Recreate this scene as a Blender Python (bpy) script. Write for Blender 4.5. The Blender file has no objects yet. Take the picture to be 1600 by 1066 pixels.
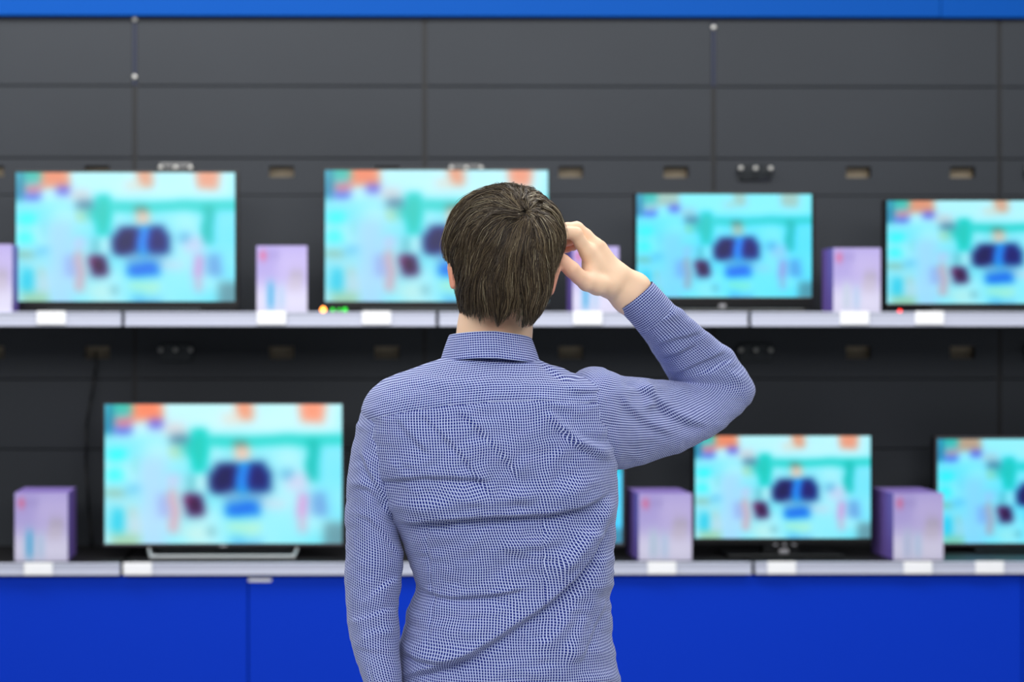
import bpy, bmesh, math, random
import numpy as np
from mathutils import Vector, Matrix
random.seed(7); rng = np.random.default_rng(7)
SC = bpy.context.scene; COL = SC.collection
# ------------------------------------------------------------------ camera
FPX = 2222.0; AX, AY = 490.0, 520.0; YAW = math.radians(0.5); ROLL = math.radians(0.10)
CAMP = np.array([0.0, 0.0, 1.573])
cd = bpy.data.cameras.new('camera'); cam = bpy.data.objects.new('camera', cd); COL.objects.link(cam)
cam.location = CAMP; cam.rotation_euler = (math.radians(90), 0, -YAW)
cd.sensor_width = 36; cd.lens = FPX / 1600 * 36
cd.shift_x = (800 - AX) / 1600; cd.shift_y = -(533 - AY) / 1600
cd.clip_end = 60
cd.dof.use_dof = True; cd.dof.focus_distance = 2.04; cd.dof.aperture_fstop = 3.1
SC.camera = cam
# ------------------------------------------------------------------ exposure, world, room lamps
vs = SC.view_settings; vs.view_transform = 'Standard'; vs.look = 'None'; vs.exposure = 0.0; vs.gamma = 1.0
vs.use_curve_mapping = False
w = bpy.data.worlds.new('world'); SC.world = w; w.use_nodes = True
w.node_tree.nodes['Background'].inputs[0].default_value = (0.80, 0.90, 1.0, 1)
w.node_tree.nodes['Background'].inputs[1].default_value = 0.16
def area(name, loc, tgt, sx, sy, power, col=(1, 1, 1)):
    l = bpy.data.lights.new(name, 'AREA'); l.shape = 'RECTANGLE'; l.size = sx; l.size_y = sy; l.energy = power; l.color = col
    o = bpy.data.objects.new(name, l); COL.objects.link(o); o.location = loc
    o.rotation_euler = (Vector(tgt) - Vector(loc)).to_track_quat('-Z', 'Y').to_euler(); return o
area('ceiling_lamp_over_aisle', (0.6, 3.1, 3.9), (0.8, 3.9, 0.0), 7.0, 0.8, 185, (1.0, 0.98, 0.95))
area('ceiling_lamp_behind_viewer', (0.2, -1.2, 3.6), (0.5, 3.6, 1.2), 6.0, 1.6, 150, (1.0, 0.98, 0.96))
area('ceiling_lamp_left', (-3.2, 0.6, 3.2), (0.4, 2.3, 1.3), 2.0, 1.5, 30, (1.0, 0.98, 0.96))

# ------------------------------------------------------------------ helpers
def P(px, py, Y):
    """point of the world plane y = Y seen at photo pixel (px, py)"""
    px = np.asarray(px, float); py = np.asarray(py, float); Y = np.asarray(Y, float)
    dx = (px - AX) / FPX; dz = -(py - AY) / FPX
    c, s = math.cos(YAW), math.sin(YAW)
    wx = dx * c + s; wy = -dx * s + c
    t = Y / wy
    return np.stack(np.broadcast_arrays(CAMP[0] + t * wx, Y, CAMP[2] + t * dz), -1)
def proj(p):
    c, s = math.cos(YAW), math.sin(YAW)
    x = p[..., 0] - CAMP[0]; y = p[..., 1]; z = p[..., 2] - CAMP[2]
    xc = x * c - y * s; yc = x * s + y * c
    return AX + FPX * xc / yc, AY - FPX * z / yc
def lin(c):
    c = np.asarray(c, float) / 255.0
    return np.where(c <= 0.04045, c / 12.92, ((c + 0.055) / 1.055) ** 2.4)
def rgba(c): return tuple(float(v) for v in lin(c)) + (1.0,)
def mat(name, col, rough=0.5, metal=0.0, spec=0.5, bump=None, emit=None, estr=1.0, noise=None, attr=None, sss=0, coat=0):
    m = bpy.data.materials.new(name); m.use_nodes = True; nt = m.node_tree; b = nt.nodes['Principled BSDF']
    b.inputs['Base Color'].default_value = col if len(col) == 4 else rgba(col)
    b.inputs['Roughness'].default_value = rough; b.inputs['Metallic'].default_value = metal
    b.inputs['Specular IOR Level'].default_value = spec
    if coat: b.inputs['Coat Weight'].default_value = coat
    if sss:
        b.inputs['Subsurface Weight'].default_value = sss; b.inputs['Subsurface Radius'].default_value = (1, .35, .2)
        b.inputs['Subsurface Scale'].default_value = 0.012
    if emit is not None:
        b.inputs['Emission Color'].default_value = rgba(emit); b.inputs['Emission Strength'].default_value = estr
    if attr:
        a = nt.nodes.new('ShaderNodeAttribute'); a.attribute_name = attr
        nt.links.new(a.outputs['Color'], b.inputs['Base Color'])
    if noise:
        sc, amt = noise
        tc = nt.nodes.new('ShaderNodeTexCoord'); n = nt.nodes.new('ShaderNodeTexNoise'); n.inputs['Scale'].default_value = sc
        n.inputs['Detail'].default_value = 4
        nt.links.new(tc.outputs['Object'], n.inputs['Vector'])
        mx = nt.nodes.new('ShaderNodeMix'); mx.data_type = 'RGBA'
        c = np.array(b.inputs['Base Color'].default_value[:3])
        mx.inputs[6].default_value = tuple(c * (1 - amt)) + (1,); mx.inputs[7].default_value = tuple(c * (1 + amt)) + (1,)
        nt.links.new(n.outputs['Fac'], mx.inputs[0]); nt.links.new(mx.outputs[2], b.inputs['Base Color'])
    if bump:
        sc, st, dist = bump
        tc = nt.nodes.new('ShaderNodeTexCoord'); n = nt.nodes.new('ShaderNodeTexNoise'); n.inputs['Scale'].default_value = sc
        bp = nt.nodes.new('ShaderNodeBump'); bp.inputs['Strength'].default_value = st; bp.inputs['Distance'].default_value = dist
        nt.links.new(tc.outputs['Object'], n.inputs['Vector']); nt.links.new(n.outputs['Fac'], bp.inputs['Height'])
        nt.links.new(bp.outputs['Normal'], b.inputs['Normal'])
    return m
def screen_mat(strength):
    m = bpy.data.materials.new('lit_screen'); m.use_nodes = True; nt = m.node_tree; b = nt.nodes['Principled BSDF']
    b.inputs['Base Color'].default_value = (.01, .01, .01, 1); b.inputs['Roughness'].default_value = .35
    a = nt.nodes.new('ShaderNodeAttribute'); a.attribute_name = 'Col'
    nt.links.new(a.outputs['Color'], b.inputs['Emission Color']); b.inputs['Emission Strength'].default_value = strength
    return m
def shirt_mat():
    """navy cloth with a fine grid of white threads, in the cloth's own (u, v) metres"""
    m = bpy.data.materials.new('checked_shirt_cloth'); m.use_nodes = True; nt = m.node_tree; N = nt.nodes; L = nt.links
    b = N['Principled BSDF']; b.inputs['Roughness'].default_value = 0.85; b.inputs['Specular IOR Level'].default_value = 0.15
    b.inputs['Sheen Weight'].default_value = 0.15
    uv = N.new('ShaderNodeUVMap'); uv.uv_map = 'UVMap'
    sp = N.new('ShaderNodeSeparateXYZ'); L.new(uv.outputs[0], sp.inputs[0])
    def line(sock, pitch, wd):
        a = N.new('ShaderNodeMath'); a.operation = 'MULTIPLY'; a.inputs[1].default_value = 1 / pitch; L.new(sock, a.inputs[0])
        f = N.new('ShaderNodeMath'); f.operation = 'FRACT'; L.new(a.outputs[0], f.inputs[0])
        s = N.new('ShaderNodeMath'); s.operation = 'SUBTRACT'; s.inputs[1].default_value = .5; L.new(f.outputs[0], s.inputs[0])
        ab = N.new('ShaderNodeMath'); ab.operation = 'ABSOLUTE'; L.new(s.outputs[0], ab.inputs[0])
        mr = N.new('ShaderNodeMapRange'); mr.inputs['From Min'].default_value = wd + .04; mr.inputs['From Max'].default_value = wd - .04
        L.new(ab.outputs[0], mr.inputs['Value']); return mr.outputs[0]
    l1 = line(sp.outputs[0], PITCH, .15); l2 = line(sp.outputs[1], PITCH, .14)
    mm = N.new('ShaderNodeMath'); mm.operation = 'MULTIPLY'; mm.inputs[1].default_value = .66; L.new(l2, mm.inputs[0])
    mx = N.new('ShaderNodeMath'); mx.operation = 'MAXIMUM'; L.new(l1, mx.inputs[0]); L.new(mm.outputs[0], mx.inputs[1])
    mix = N.new('ShaderNodeMix'); mix.data_type = 'RGBA'; L.new(mx.outputs[0], mix.inputs[0])
    mix.inputs[6].default_value = rgba((16, 35, 124)); mix.inputs[7].default_value = rgba((196, 208, 246))
    L.new(mix.outputs[2], b.inputs['Base Color'])
    tc = N.new('ShaderNodeTexCoord'); n = N.new('ShaderNodeTexNoise'); n.inputs['Scale'].default_value = 55; n.inputs['Detail'].default_value = 2
    bp = N.new('ShaderNodeBump'); bp.inputs['Strength'].default_value = .35; bp.inputs['Distance'].default_value = .004
    L.new(tc.outputs['Object'], n.inputs['Vector']); L.new(n.outputs['Fac'], bp.inputs['Height']); L.new(bp.outputs['Normal'], b.inputs['Normal'])
    return m
PITCH = 0.0038
def mesh_obj(name, V, F, m, parent=None, uv=None, col=None, smooth=True, loc=None, uv2=None, fmask=None):
    V = np.asarray(V, float)
    me = bpy.data.meshes.new(name)
    if loc is not None: V = V - np.asarray(loc)
    if isinstance(F, np.ndarray) and F.ndim == 2:
        nf, k = F.shape
        me.vertices.add(len(V)); me.vertices.foreach_set('co', V.astype(np.float32).ravel())
        me.loops.add(nf * k); me.loops.foreach_set('vertex_index', F.astype(np.int32).ravel())
        me.polygons.add(nf); me.polygons.foreach_set('loop_start', np.arange(0, nf * k, k, dtype=np.int32))
        try: me.polygons.foreach_set('loop_total', np.full(nf, k, dtype=np.int32))
        except Exception: pass
        me.update(calc_edges=True)
    else:
        me.from_pydata([tuple(v) for v in V], [], [tuple(f) for f in F]); me.update()
    if uv is not None:
        li = np.empty(len(me.loops), np.int32); me.loops.foreach_get('vertex_index', li)
        ul = me.uv_layers.new(name='UVMap'); L_ = np.asarray(uv, np.float32)[li]
        if uv2 is not None:
            mk = np.repeat(fmask, 4); L_[mk] = np.asarray(uv2, np.float32)[li][mk]
        ul.data.foreach_set('uv', L_.ravel())
    if col is not None:
        ca = me.color_attributes.new('Col', 'FLOAT_COLOR', 'POINT')
        c4 = np.ones((len(V), 4), np.float32); c4[:, :3] = col; ca.data.foreach_set('color', c4.ravel())
    me.polygons.foreach_set('use_smooth', np.full(len(me.polygons), smooth))
    me.materials.append(m); me.validate()
    o = bpy.data.objects.new(name, me); COL.objects.link(o)
    if loc is not None: o.location = loc
    if parent is not None: attach(o, parent)
    return o
def wloc(o):
    p = np.array(o.location)
    return p if o.parent is None else p + wloc(o.parent)
def attach(o, parent):
    """parents without moving: all parents here are unrotated"""
    o.location = tuple(wloc(o) - wloc(parent)); o.parent = parent
def tag(o, label=None, cat=None, group=None, kind=None):
    if label: o['label'] = label
    if cat: o['category'] = cat
    if group: o['group'] = group
    if kind: o['kind'] = kind
    return o
def empty(name, loc, **k):
    o = bpy.data.objects.new(name, None); o.empty_display_size = .05; COL.objects.link(o); o.location = tuple(loc); return tag(o, **k)
class B:
    """collects bevelled boxes, discs and tubes into one mesh"""
    def __init__(s): s.bm = bmesh.new()
    def box(s, x0, x1, y0, y1, z0, z1, bev=0.0, seg=2):
        r = bmesh.ops.create_cube(s.bm, size=1, matrix=Matrix.Translation(((x0 + x1) / 2, (y0 + y1) / 2, (z0 + z1) / 2)) @ Matrix.Diagonal((x1 - x0, y1 - y0, z1 - z0, 1)))
        if bev:
            es = list({e for v in r['verts'] for e in v.link_edges})
            bmesh.ops.bevel(s.bm, geom=es, offset=bev, segments=seg, affect='EDGES', profile=.5)
        return s
    def cyl(s, a, b, r0, r1=None, n=20):
        a, b = Vector(a), Vector(b); d = b - a
        mt = Matrix.Translation((a + b) / 2) @ d.to_track_quat('Z', 'Y').to_matrix().to_4x4()
        bmesh.ops.create_cone(s.bm, cap_ends=True, segments=n, radius1=r0, radius2=r0 if r1 is None else r1, depth=d.length, matrix=mt); return s
    def ball(s, c, r, sc=(1, 1, 1), n=16):
        bmesh.ops.create_uvsphere(s.bm, u_segments=n, v_segments=n // 2 + 2, radius=r, matrix=Matrix.Translation(c) @ Matrix.Diagonal((*sc, 1))); return s
    def tube(s, pts, r, n=8):
        for a, b in zip(pts[:-1], pts[1:]): s.cyl(a, b, r, n=n)
        for p in pts[1:-1]: s.ball(p, r, n=8)
        return s
    def obj(s, name, m, parent=None, loc=None, smooth=False):
        me = bpy.data.meshes.new(name)
        if loc is not None: bmesh.ops.translate(s.bm, verts=s.bm.verts, vec=-Vector(loc))
        s.bm.to_mesh(me); s.bm.free(); me.materials.append(m)
        if smooth: me.polygons.foreach_set('use_smooth', np.full(len(me.polygons), True))
        o = bpy.data.objects.new(name, me); COL.objects.link(o)
        if loc is not None: o.location = tuple(loc)
        if parent is not None: attach(o, parent)
        return o
def X(px, Y): return float(P(px, AY, Y)[0])
def Z(py, Y, px=AX): return float(P(px, py, Y)[2])

# ------------------------------------------------------------------ materials
M_panel = mat('charcoal_panel', (50, 54, 60), .6, spec=.25, bump=(60, .1, .001), noise=(1.6, .12))
M_strip = mat('slate_blue_strip', (30, 42, 78), .5)
M_seam = mat('black_upright', (16, 16, 18), .6)
M_fascia = mat('blue_fascia', (0, 74, 160), .6, spec=.1)
M_plinth = mat('blue_plinth', (0, 52, 190), .55, spec=.12)
M_board = mat('shelf_board_black', (20, 20, 22), .5)
M_rail = mat('price_rail_grey', (188, 193, 212), .35)
M_tag = mat('white_card', (244, 246, 250), .5)
M_black = mat('tv_black_plastic', (10, 10, 12), .3)
M_greyb = mat('tv_grey_bezel', (74, 74, 80), .35, metal=.4)
M_silver = mat('silver_metal', (176, 180, 182), .35, metal=.5)
M_logo = mat('badge_grey', (150, 150, 156), .4)
M_screw = mat('screw_metal', (190, 190, 186), .3, metal=.6)
M_slot = mat('slot_lining', (150, 138, 118), .7)
M_sock = mat('socket_black_gloss', (34, 38, 42), .18, coat=.5)
M_cable = mat('cable_black', (12, 12, 13), .5)
M_box = mat('printed_carton', (200, 190, 230), .5, attr='Col')
M_screen = screen_mat(1.0)
M_skin = mat('skin', (252, 212, 178), .5, spec=.3, sss=.12, attr='Col')
M_shirt = shirt_mat()
M_hair = mat('brown_hair', (70, 60, 48), .42, spec=.45, attr='Col')
M_thread = mat('navy_thread', (28, 36, 92), .8)
M_trouser = mat('dark_trouser_cloth', (30, 32, 42), .85, bump=(400, .2, .0006))
M_shoe = mat('brown_leather', (60, 38, 24), .4)
M_eye = mat('eye_white', (235, 235, 230), .2)
M_iris = mat('iris_brown', (60, 40, 25), .2)
M_btn = mat('white_button', (225, 225, 230), .3)
M_floor = mat('floor_tile', (176, 176, 174), .35, noise=(3, .05))
M_ceil = mat('ceiling_white', (225, 225, 225), .8)
M_wall = mat('plain_grey_wall', (120, 122, 125), .7)

# ------------------------------------------------------------------ the shop: shell
YW = 4.94; YF = 4.535
tag(B().box(-4, 5.5, -3, 5.4, -.1, 0).obj('floor', M_floor), kind='structure')
tag(B().box(-4, 5.5, -3, 5.4, 4.2, 4.3).obj('ceiling', M_ceil), kind='structure')
tag(B().box(-4, 5.5, 5.02, 5.12, 0, 4.2).obj('wall_back', M_wall), kind='structure')
ZTOP = Z(27, YW)
f = B(); f.box(-3.6, X(1466, YW) - .001, YW - .022, YW + .06, ZTOP, ZTOP + .55, .003); f.box(X(1466, YW) + .001, 5.2, YW - .022, YW + .06, ZTOP - .001, ZTOP + .55, .003)
tag(f.obj('fascia_board', M_fascia), 'bright blue fascia board running along the top of the charcoal panelling', 'board')

# ------------------------------------------------------------------ panelled bays of the display wall
seams = [X(p, YW) for p in (-243, 210.5, 663.5, 1115, 1562, 2012)]
def zrow(py): return Z(py, YW)
rows = [zrow(v) for v in (28, 134.5, 247.5, 305, 505, 592, 702, 905)]
slot_up = zrow(268); slot_lo = zrow(551)
bay_labels = ['charcoal panelled wall bay at the far left, behind the leftmost television',
              'charcoal panelled wall bay between the two left uprights, lavender carton before it',
              'charcoal panelled wall bay directly behind the man\'s head',
              'charcoal panelled wall bay right of the man\'s elbow with a three-part socket on show',
              'sliver of charcoal panelled wall bay at the extreme right edge']
for i in range(5):
    x0, x1 = seams[i], seams[i + 1]
    r = empty('wall_bay', (x0, YW + .04, 0)); tag(r, bay_labels[i], 'wall bay', 'panelled bays of the display wall')
    g = .0065
    B().box(x0 - .014, x0 + .014, YW + .004, YW + .05, 0, ZTOP, .001).obj('upright', M_seam, r)
    hs, hz = .043, .011
    xs_s = [x0 + (x1 - x0) * k for k in (.142, .506, .870)]
    for j in range(len(rows) - 1):
        zt, zb = rows[j] - .0018, rows[j + 1] + .0018
        b = B()
        if j in (2, 4):       # strips pierced by slots
            zc = slot_up if j == 2 else slot_lo
            hh = hz * (1.75 if j == 2 else 1.9)
            b.box(x0 + g, x1 - g, YW, YW + .02, zc + hh, zt, 0); b.box(x0 + g, x1 - g, YW, YW + .02, zb, zc - hh, 0)
            xx = x0 + g
            for xs in xs_s:
                b.box(xx, xs - hs, YW, YW + .02, zc - hh, zc + hh, 0); xx = xs + hs
            b.box(xx, x1 - g, YW, YW + .02, zc - hh, zc + hh, 0)
            b.obj('slotted_strip', M_panel, r)
            for q, xs in enumerate(xs_s[1:]):
                s = B(); s.box(xs - hs, xs + hs, YW + .036, YW + .040, zc - hh, zc + hh)      # back of the slot
                s.box(xs - hs, xs + hs, YW + .001, YW + .04, zc - hh - .002, zc - hh)
                s.box(xs - hs - .002, xs - hs, YW + .001, YW + .04, zc - hh, zc + hh); s.box(xs + hs, xs + hs + .002, YW + .001, YW + .04, zc - hh, zc + hh)
                s.obj('slot_box', M_slot, r)
            xs = xs_s[0]; s = B(); s.box(xs - hs * 1.35, xs + hs * 1.35, YW - .010, YW + .03, zc - hh * 1.55, zc + hh * 1.45, .004)
            so = s.obj('socket_plate', M_sock, r)
            for k in (-1, 0, 1):
                t = B(); t.cyl((xs + k * .045, YW - .009, zc + .0), (xs + k * .045, YW - .016, zc + .0), .019, .016, n=24)
                t.cyl((xs + k * .045, YW - .014, zc), (xs + k * .045, YW - .020, zc), .009, .007, n=20)
                t.obj('socket', M_sock, so, smooth=False)
                B().ball((xs + k * .052, YW - .018, zc + .010), .0085, (1, .6, 1), 12).obj('socket_screw', M_screw, so, smooth=True)
        else:
            b.box(x0 + g, x1 - g, YW, YW + .02, zb, zt, .0025).obj('back_panel', M_panel, r)
    if i in (1, 3):
        B().box(x0 - .0035, x0 + .003, YW - .001, YW + .006, rows[1], rows[0] - .01, .001).obj('edge_strip', M_strip, r)['label'] = 'thin dark blue strip in the panel gap'
        for py in ((31, 121) if i == 1 else (42,)):
            B().ball((x0, YW - .003, zrow(py)), .009, (1, .5, 1), 14).obj('screw', M_screw, r, smooth=True)

# ------------------------------------------------------------------ shelves, rails, plinth
def shelf(px0, px1, pyt, pyb, label, grp):
    x0, x1 = X(px0, YF) + .003, X(px1, YF) - .003; zt, zb = Z(pyt, YF), Z(pyb, YF)
    r = empty('shelf', ((x0 + x1) / 2, YF + .2, zb)); tag(r, label, 'shelf', grp)
    B().box(x0, x1, YF + .014, YW - .002, zt - .034, zt - .004, .002).obj('board', M_board, r)
    b = B(); b.box(x0, x1, YF, YF + .014, zb, zt, .005, 3)
    b.box(x0, x1, YF - .003, YF + .004, zt - .006, zt, .002); b.box(x0, x1, YF - .003, YF + .004, zb, zb + .006, .002)
    b.obj('price_rail', M_rail, r)['label'] = 'pale grey price rail'
    return zt
gu, gl = 'upper shelf boards', 'lower shelf boards'
for a, b_, l in ((-300, 191, 'upper shelf section under the leftmost television, at the left edge'),
                 (193, 682.5, 'upper shelf section with the lavender carton and two price cards left of the man'),
                 (684.5, 1170.5, 'upper shelf section passing behind the man\'s neck and raised hand'),
                 (1173, 1660, 'upper shelf section at the right edge carrying the far right television'),
                 (1663, 2150, 'upper shelf section beyond the right edge of the picture')):
    ZU = shelf(a, b_, 487.5, 510, l, gu)
for a, b_, l in ((-300, 189, 'lower shelf section at the left edge carrying one lavender carton'),
                 (191, 684, 'lower shelf section under the large television with silver stand'),
                 (686, 1176.5, 'lower shelf section running out from behind the man\'s waist'),
                 (1179, 1665, 'lower shelf section at the right edge under two televisions'),
                 (1667, 2150, 'lower shelf section beyond the right edge of the picture')):
    ZL = shelf(a, b_, 880, 898.5, l, gl)
zp = Z(902, YF + .02)
for a, b_, l in ((-300, 387, 'royal blue plinth under the lower shelf, left of the short seam'),
                 (388.5, 1597, 'long royal blue plinth under the lower shelf behind the man'),
                 (1599, 2150, 'royal blue plinth ending at the right edge')):
    B().box(X(a, YF + .02), X(b_, YF + .02), YF + .02, YF + .06, 0, zp, .003).obj('plinth', M_plinth)
    tag(COL.objects[-1], l, 'plinth', 'blue plinths')
# brackets hidden in the gap between plinth and boards keep the unit standing
B().box(X(-300, YF) + .01, X(2148, YF) - .01, YF + .10, YW - .02, 0, ZL - .036).obj('plinth_core', M_board)
tag(COL.objects[-1], 'black core of the display stand behind the blue plinth panels', 'stand')

def price_card(pxc, pyc, w_, h_, label, grp, yy=YF - .003, name='price_card'):
    x, z = X(pxc, yy), Z(pyc, yy)
    o = B().box(x - w_ / 2, x + w_ / 2, yy - .004, yy + .0005, z - h_ / 2, z + h_ / 2, .003, 3).obj(name, M_tag, loc=(x, yy, z))
    tag(o, label, 'price card', grp); return o
for px, l in ((80, 'white price card on the upper rail below the leftmost television'),
              (424, 'white price card below the upper lavender carton left of the man'),
              (588, 'white price card on the upper rail just left of the man\'s neck'),
              (918, 'white price card below the carton seen through the man\'s raised arm'),
              (1335, 'white price card below the upper right lavender carton'),
              (1452, 'white price card below the far right upper television')):
    price_card(px, 497, .093, .043, l, 'white price cards on the upper rail')
for px, l in ((60, 'white price card below the lower left lavender carton'),
              (215, 'white price card at the left foot of the silver television stand'),
              (1034, 'white price card below the lower carton beside the man\'s waist'),
              (1221, 'white price card below the centre of the lower television right of the man'),
              (1434, 'white price card below the lower right lavender carton'),
              (1546, 'white price card below the television at the lower right edge')):
    price_card(px, 888.5, .092, .040, l, 'white price cards on the lower rail')
price_card(406, 906.5, .075, .011, 'narrow white label slip on top of the blue plinth seam', 'label slip', YF + .019, 'label_slip')

def vnoise(x, y, seed=0):
    """smooth value noise on the plane, -1..1"""
    r = np.random.default_rng(seed); T = r.uniform(-1, 1, (64, 64))
    xi = np.floor(x).astype(int); yi = np.floor(y).astype(int); fx = x - xi; fy = y - yi
    fx = fx * fx * (3 - 2 * fx); fy = fy * fy * (3 - 2 * fy)
    g = lambda a, b_: T[a % 64, b_ % 64]
    return (g(xi, yi) * (1 - fx) + g(xi + 1, yi) * fx) * (1 - fy) + (g(xi, yi + 1) * (1 - fx) + g(xi + 1, yi + 1) * fx) * fy
# ------------------------------------------------------------------ televisions
def soft(u, v, u0, u1, v0, v1, s=.018):
    sv = s * 1.7
    f_ = lambda t, a, b, k: 1 / (1 + np.exp(-(t - a) / (k * .45))) * 1 / (1 + np.exp((t - b) / (k * .45)))
    return f_(u, u0, u1, s) * f_(v, v0, v1, sv)
PIC = [  # u0,u1,v0,v1, rgb, alpha, softness
 (0, 1, -.1, .22, (216, 250, 255), .8, .02), (.15, .26, .36, 1.1, (188, 222, 250), .9, .03),
 (0, .15, .60, 1.0, (190, 232, 240), .6, .03), (0, .035, -.1, .22, (10, 120, 155), 1, .012),
 (.03, .125, -.1, .08, (60, 185, 170), .9, .015), (.115, .25, -.1, .13, (245, 150, 118), 1, .012),
 (.04, .118, .09, .145, (222, 105, 125), .95, .012), (.04, .12, .16, .205, (70, 78, 212), .95, .012),
 (.187, .25, .12, .18, (108, 88, 212), .9, .012), (.014, .083, .325, .41, (55, 246, 255), .9, .015),
 (.0, .08, .47, .55, (60, 244, 255), .85, .015), (.12, .145, .36, .52, (145, 222, 225), .7, .012),
 (.0, .09, .605, .65, (150, 185, 165), .9, .012), (.09, .15, .58, .64, (120, 198, 236), .8, .015),
 (.03, .072, .75, .93, (25, 198, 226), .9, .018), (.10, .14, .74, .80, (196, 205, 196), .8, .015),
 (.09, .15, .80, .93, (214, 214, 222), .6, .02), (.02, .15, .93, 1.1, (170, 205, 170), .8, .015),
 (.228, .272, .64, .80, (168, 176, 232), .8, .015), (.276, .31, .62, .92, (232, 158, 172), .85, .014),
 (.27, .32, .50, .60, (222, 202, 238), .8, .018), (.26, .34, .15, .22, (230, 208, 212), .8, .018),
 (.285, .355, .22, .285, (80, 110, 140), .8, .014), (.283, .325, .30, .385, (190, 216, 165), .7, .014),
 (.33, .38, .26, .36, (30, 170, 150), .6, .02), (.366, .43, .18, .475, (0, 200, 188), 1, .014),
 (.345, .378, .50, .64, (105, 180, 188), .8, .014), (.39, .43, .49, .62, (226, 250, 250), .8, .014),
 (.34, .415, .655, .80, (62, 12, 72), 1, .013), (.345, .365, .66, .72, (170, 20, 90), .6, .01),
 (.33, .43, .85, .97, (224, 240, 228), .6, .025), (.437, .468, .88, .945, (130, 178, 185), .8, .012),
 (.43, 1.1, .235, .30, (30, 204, 194), .95, .014), (.558, .618, -.1, .125, (240, 160, 128), .95, .013),
 (.49, .57, .08, .15, (240, 220, 205), .8, .02), (.82, .93, -.1, .135, (246, 164, 136), .98, .013),
 (.855, .90, .27, .55, (0, 182, 172), .98, .014), (.90, 1.1, .32, .82, (140, 232, 252), .7, .02),
 (.745, .79, .455, .535, (72, 165, 208), .8, .014), (.76, .86, .49, .62, (222, 212, 240), .8, .022),
 (.81, .862, .64, .82, (226, 164, 218), .9, .013), (.82, .85, .82, .92, (230, 170, 200), .8, .014),
 (.88, .94, .63, .80, (122, 160, 218), .8, .015), (.93, 1.1, .85, 1.1, (112, 146, 156), .8, .015),
 (.64, .76, .68, .73, (228, 214, 232), .7, .02),
 (.475, .562, .425, .62, (22, 18, 92), 1, .015), (.448, .53, .48, .62, (22, 18, 92), 1, .015), (.598, .68, .425, .63, (8, 28, 112), 1, .015), (.62, .705, .48, .63, (8, 28, 112), 1, .015),
 (.555, .608, .42, .66, (0, 146, 238), 1, .011),
 (.548, .606, .29, .41, (240, 205, 186), 1, .012), (.548, .60, .265, .30, (120, 104, 96), .8, .010),
 (.50, .67, .61, .72, (120, 176, 214), .8, .013), (.515, .648, .70, .80, (20, 118, 226), 1, .014),
 (.52, .65, .86, .92, (206, 242, 200), .8, .018), (.53, .66, .97, 1.1, (60, 140, 220), .5, .02)]
def picture(nu, nv, tint=(1, 1, 1), hdr=1.0, blur=1.0):
    u, v = np.meshgrid(np.linspace(0, 1, nu), np.linspace(0, 1, nv)); c = np.empty(u.shape + (3,)); c[:] = (164, 238, 248); wu = .010 * vnoise(u * 14, v * 9, 71); wv = .018 * vnoise(u * 13 + 5, v * 8, 72)
    c += (26 * vnoise(u * 9, v * 6, 73))[..., None] * np.array((1, .22, .12)); U_, V_ = u + wu, v + wv
    for u0, u1, v0, v1, rgb_, a, s in PIC:
        if v1 < .25 and rgb_[0] > 200 and rgb_[1] < 180:
            g = np.array(rgb_) * hdr + np.array((230, 225, 215)) * (1 - hdr); rgb_ = g
        k = (soft(U_, V_, u0, u1, v0, v1, s) * a)[..., None]; c = c * (1 - k) + np.array(rgb_) * k
    su, sv = .0140 * (nu - 1) * blur, 0.0220 * (nv - 1) * blur
    def g1(a, sg, ax):
        n_ = int(3 * sg) + 1; k = np.exp(-.5 * (np.arange(-n_, n_ + 1) / sg) ** 2); k /= k.sum()
        pad = [(0, 0)] * 3; pad[ax] = (n_, n_); b_ = np.pad(a, pad, mode='edge'); o = np.zeros_like(a)
        for i, kk in enumerate(k): o += kk * np.take(b_, np.arange(i, i + a.shape[ax]), ax)
        return o
    c = g1(g1(c, sv, 0), su, 1); gm = c.mean(-1, keepdims=True); c = gm + 1.10 * (c - gm); c = 225 + 1.12 * (c - 225)
    c = c * np.array(tint)
    return lin(np.clip(c, 0, 255)).reshape(-1, 3)
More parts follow.
